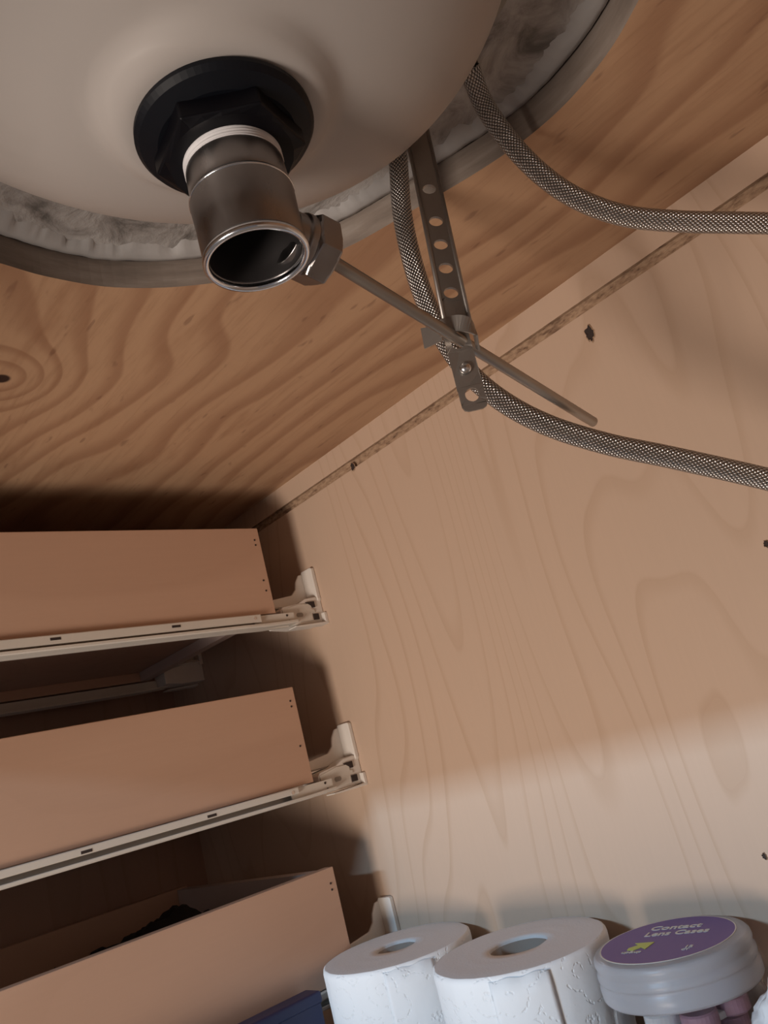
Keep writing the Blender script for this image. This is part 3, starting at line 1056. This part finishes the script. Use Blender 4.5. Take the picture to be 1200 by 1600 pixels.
# ---------------------------------------------------------------- jar of lens cases
JX, JY, JZ, JR = -0.3150, 0.4480, -0.1426, 0.0460
jar = empty('plastic_jar', (JX, JY, FZ), 'clear plastic jar with frosted screw lid and round purple label', 'jar')
H = JZ - FZ
body = [(0.0, 0.0), (0.036, 0.0), (0.041, 0.003), (0.0435, 0.010), (0.0440, 0.050), (0.0438, 0.066), (0.0420, 0.073), (0.0408, 0.077), (0.0408, H-0.004),
        (0.0394, H-0.004), (0.0394, 0.076), (0.0408, 0.071), (0.0424, 0.064), (0.0426, 0.050), (0.0420, 0.011), (0.0395, 0.0045), (0.035, 0.002), (0.0, 0.002)]
link('jar_body', lathe(body, (JX, JY, FZ), n=72), M['clear'], jar, True)
lid = [(0.0, H), (JR-0.0045, H), (JR-0.0018, H-0.0006), (JR-0.0004, H-0.0022), (JR, H-0.0045), (JR-0.0008, H-0.0070), (JR-0.0008, H-0.0085), (JR+0.0002, H-0.0100), (JR+0.0002, H-0.0125),
       (JR-0.0007, H-0.0135), (JR-0.0005, H-0.0150), (JR+0.0004, H-0.0165), (JR+0.0002, H-0.0225), (JR-0.0010, H-0.0240), (0.0418, H-0.0240), (0.0414, H-0.0030), (0.0, H-0.0022)]
lido = link('jar_lid', lathe(lid, (JX, JY, FZ), n=96), M['frost'], jar, True)
bevel(lido, 0.0003)
LR = 0.0392
LCX, LCY = JX-0.0012, JY+0.000
lab_ = link('round_label', lathe([(0.0, 0.0003), (LR, 0.0003), (LR+0.0001, 0.0), (0.0, 0.0)], (LCX, LCY, JZ), n=96), M['purple'], jar)
ring = link('label_border', lathe([(LR, 0.0003), (LR+0.0007, 0.0003), (LR+0.0007, 0.0), (LR, 0.0)], (LCX, LCY, JZ), n=96, close=True), M['cream_ink'], jar)
TH = math.radians(9.5)
def write(txt, lx, ly, size, mat, name, bold=0.0, shear=0.0, sx=1.0):
    cu = bpy.data.curves.new(name, 'FONT')
    cu.body = txt
    cu.size = size
    cu.align_x = 'CENTER'
    cu.align_y = 'CENTER'
    cu.offset = bold
    cu.extrude = 0.00012
    cu.shear = shear
    t = bpy.data.objects.new(name, cu)
    COL.objects.link(t)
    bpy.context.view_layer.update()
    me = bpy.data.meshes.new_from_object(t.evaluated_get(bpy.context.evaluated_depsgraph_get()))
    bpy.data.objects.remove(t)
    me.materials.clear()
    me.materials.append(mat)
    o = bpy.data.objects.new(name, me)
    COL.objects.link(o)
    M4 = Matrix.Translation((lx, ly, JZ+0.00045)) @ Matrix.Rotation(TH, 4, 'Z') @ Matrix.Diagonal((sx, 1, 1, 1))
    me.transform(M4)
    o.parent = lab_
    o.matrix_parent_inverse = lab_.matrix_world.inverted()
    return o
write('Contact', -0.3210, 0.4680, 0.0100, M['cream_ink'], 'lettering', 0.0002)
write('Lens Cases', -0.3150, 0.4580, 0.0100, M['cream_ink'], 'lettering', 0.0002, sx=0.90)
write('for soft and rigid lenses', -0.3235, 0.4500, 0.0028, M['cream_ink'], 'small_lettering', 0.0, sx=0.8) if False else None
write('up&up', -0.3270, 0.4262, 0.0048, M['cream_ink'], 'logo_lettering', 0.0001)
write('12', -0.2940, 0.4345, 0.0050, M['cream_ink'], 'count_lettering', 0.00015)
write('CT', -0.2940, 0.4300, 0.0034, M['cream_ink'], 'count_lettering', 0.0001)
# lime arrow pointing up and right
bm = bmesh.new()
ar = [(-0.0062, -0.0052), (-0.0018, -0.0062), (0.0012, -0.0016), (0.0052, -0.0052), (0.0066, 0.0062), (-0.0058, 0.0062), (-0.0022, 0.0026), (-0.0066, -0.0018)]
c_, s_ = math.cos(TH), math.sin(TH)
pts = [(-0.3265 + x*c_ - y*s_, 0.4350 + x*s_ + y*c_) for x, y in ar]
prism(pts, 2, JZ+0.0003, JZ+0.0006, bm=bm)
link('arrow_logo', bm, M['green_ink'], lab_)

# lens cases piled in the jar
def lens_case(loc, rot, mat, label):
    r = empty('lens_case', (0, 0, 0), label, 'lens case', 'lens cases piled in the jar')
    bm = bmesh.new()
    prism([(-0.011, -0.004), (0.011, -0.004), (0.011, 0.004), (-0.011, 0.004)], 2, 0.0, 0.004, bm=bm)
    bd = link('case_body', bm, M['white_plastic'], r); bevel(bd, 0.001)
    for sx in (-1, 1):
        link('cap', lathe([(0.0, 0.0), (0.0095, 0.0), (0.0105, 0.001), (0.0105, 0.008), (0.0098, 0.009), (0.0, 0.0092)], (sx*0.0125, 0, 0), n=28), mat, r, False)
    r.location = loc
    r.rotation_euler = rot
    return r
rnd = random.Random(3)
k = 0
for z, lst in ((0.004, ((-0.012, -0.016, 0.2), (0.010, 0.014, 0.4))), (0.0145, ((-0.010, 0.015, 1.8), (0.014, -0.012, 1.4))), (0.025, ((0.0, -0.015, 0.1), (0.002, 0.015, -0.2))),
               (0.0355, ((-0.014, 0.0, 1.5), (0.013, -0.001, 1.7))), (0.046, ((0.002, -0.014, 0.3), (0.0, 0.014, 0.2))), (0.0565, ((-0.012, 0.0, 1.6), (0.014, 0.002, 1.3)))):
    for x, y, a in lst:
        lens_case((JX+x, JY+y, FZ+z), (0, 0, a), M['pink'] if k % 2 else M['white_plastic'], 'dusky pink lens case piled in the clear jar' if k % 2 else 'white lens case piled in the clear jar')
        k += 1

# crumpled white wrapper behind the jar at the frame's edge
bm = bmesh.new()
bmesh.ops.create_icosphere(bm, subdivisions=5, radius=1.0)
for v in bm.verts:
    p = v.co.copy()
    q = 1 + 0.16*noise.noise(p*2.2) + 0.10*noise.noise(p*5+Vector((3, 1, 2))) + 0.05*abs(noise.noise(p*11))
    v.co = Vector((p.x*0.034*q, p.y*0.036*q, max(-0.9, p.z*q)*0.047))
    v.co += Vector((-0.2320, 0.4200, FZ+0.0423))
tag(link('paper_bundle', bm, M['film'], None, True), 'crumpled white wrapper bundle right of the clear jar', 'wrapper')
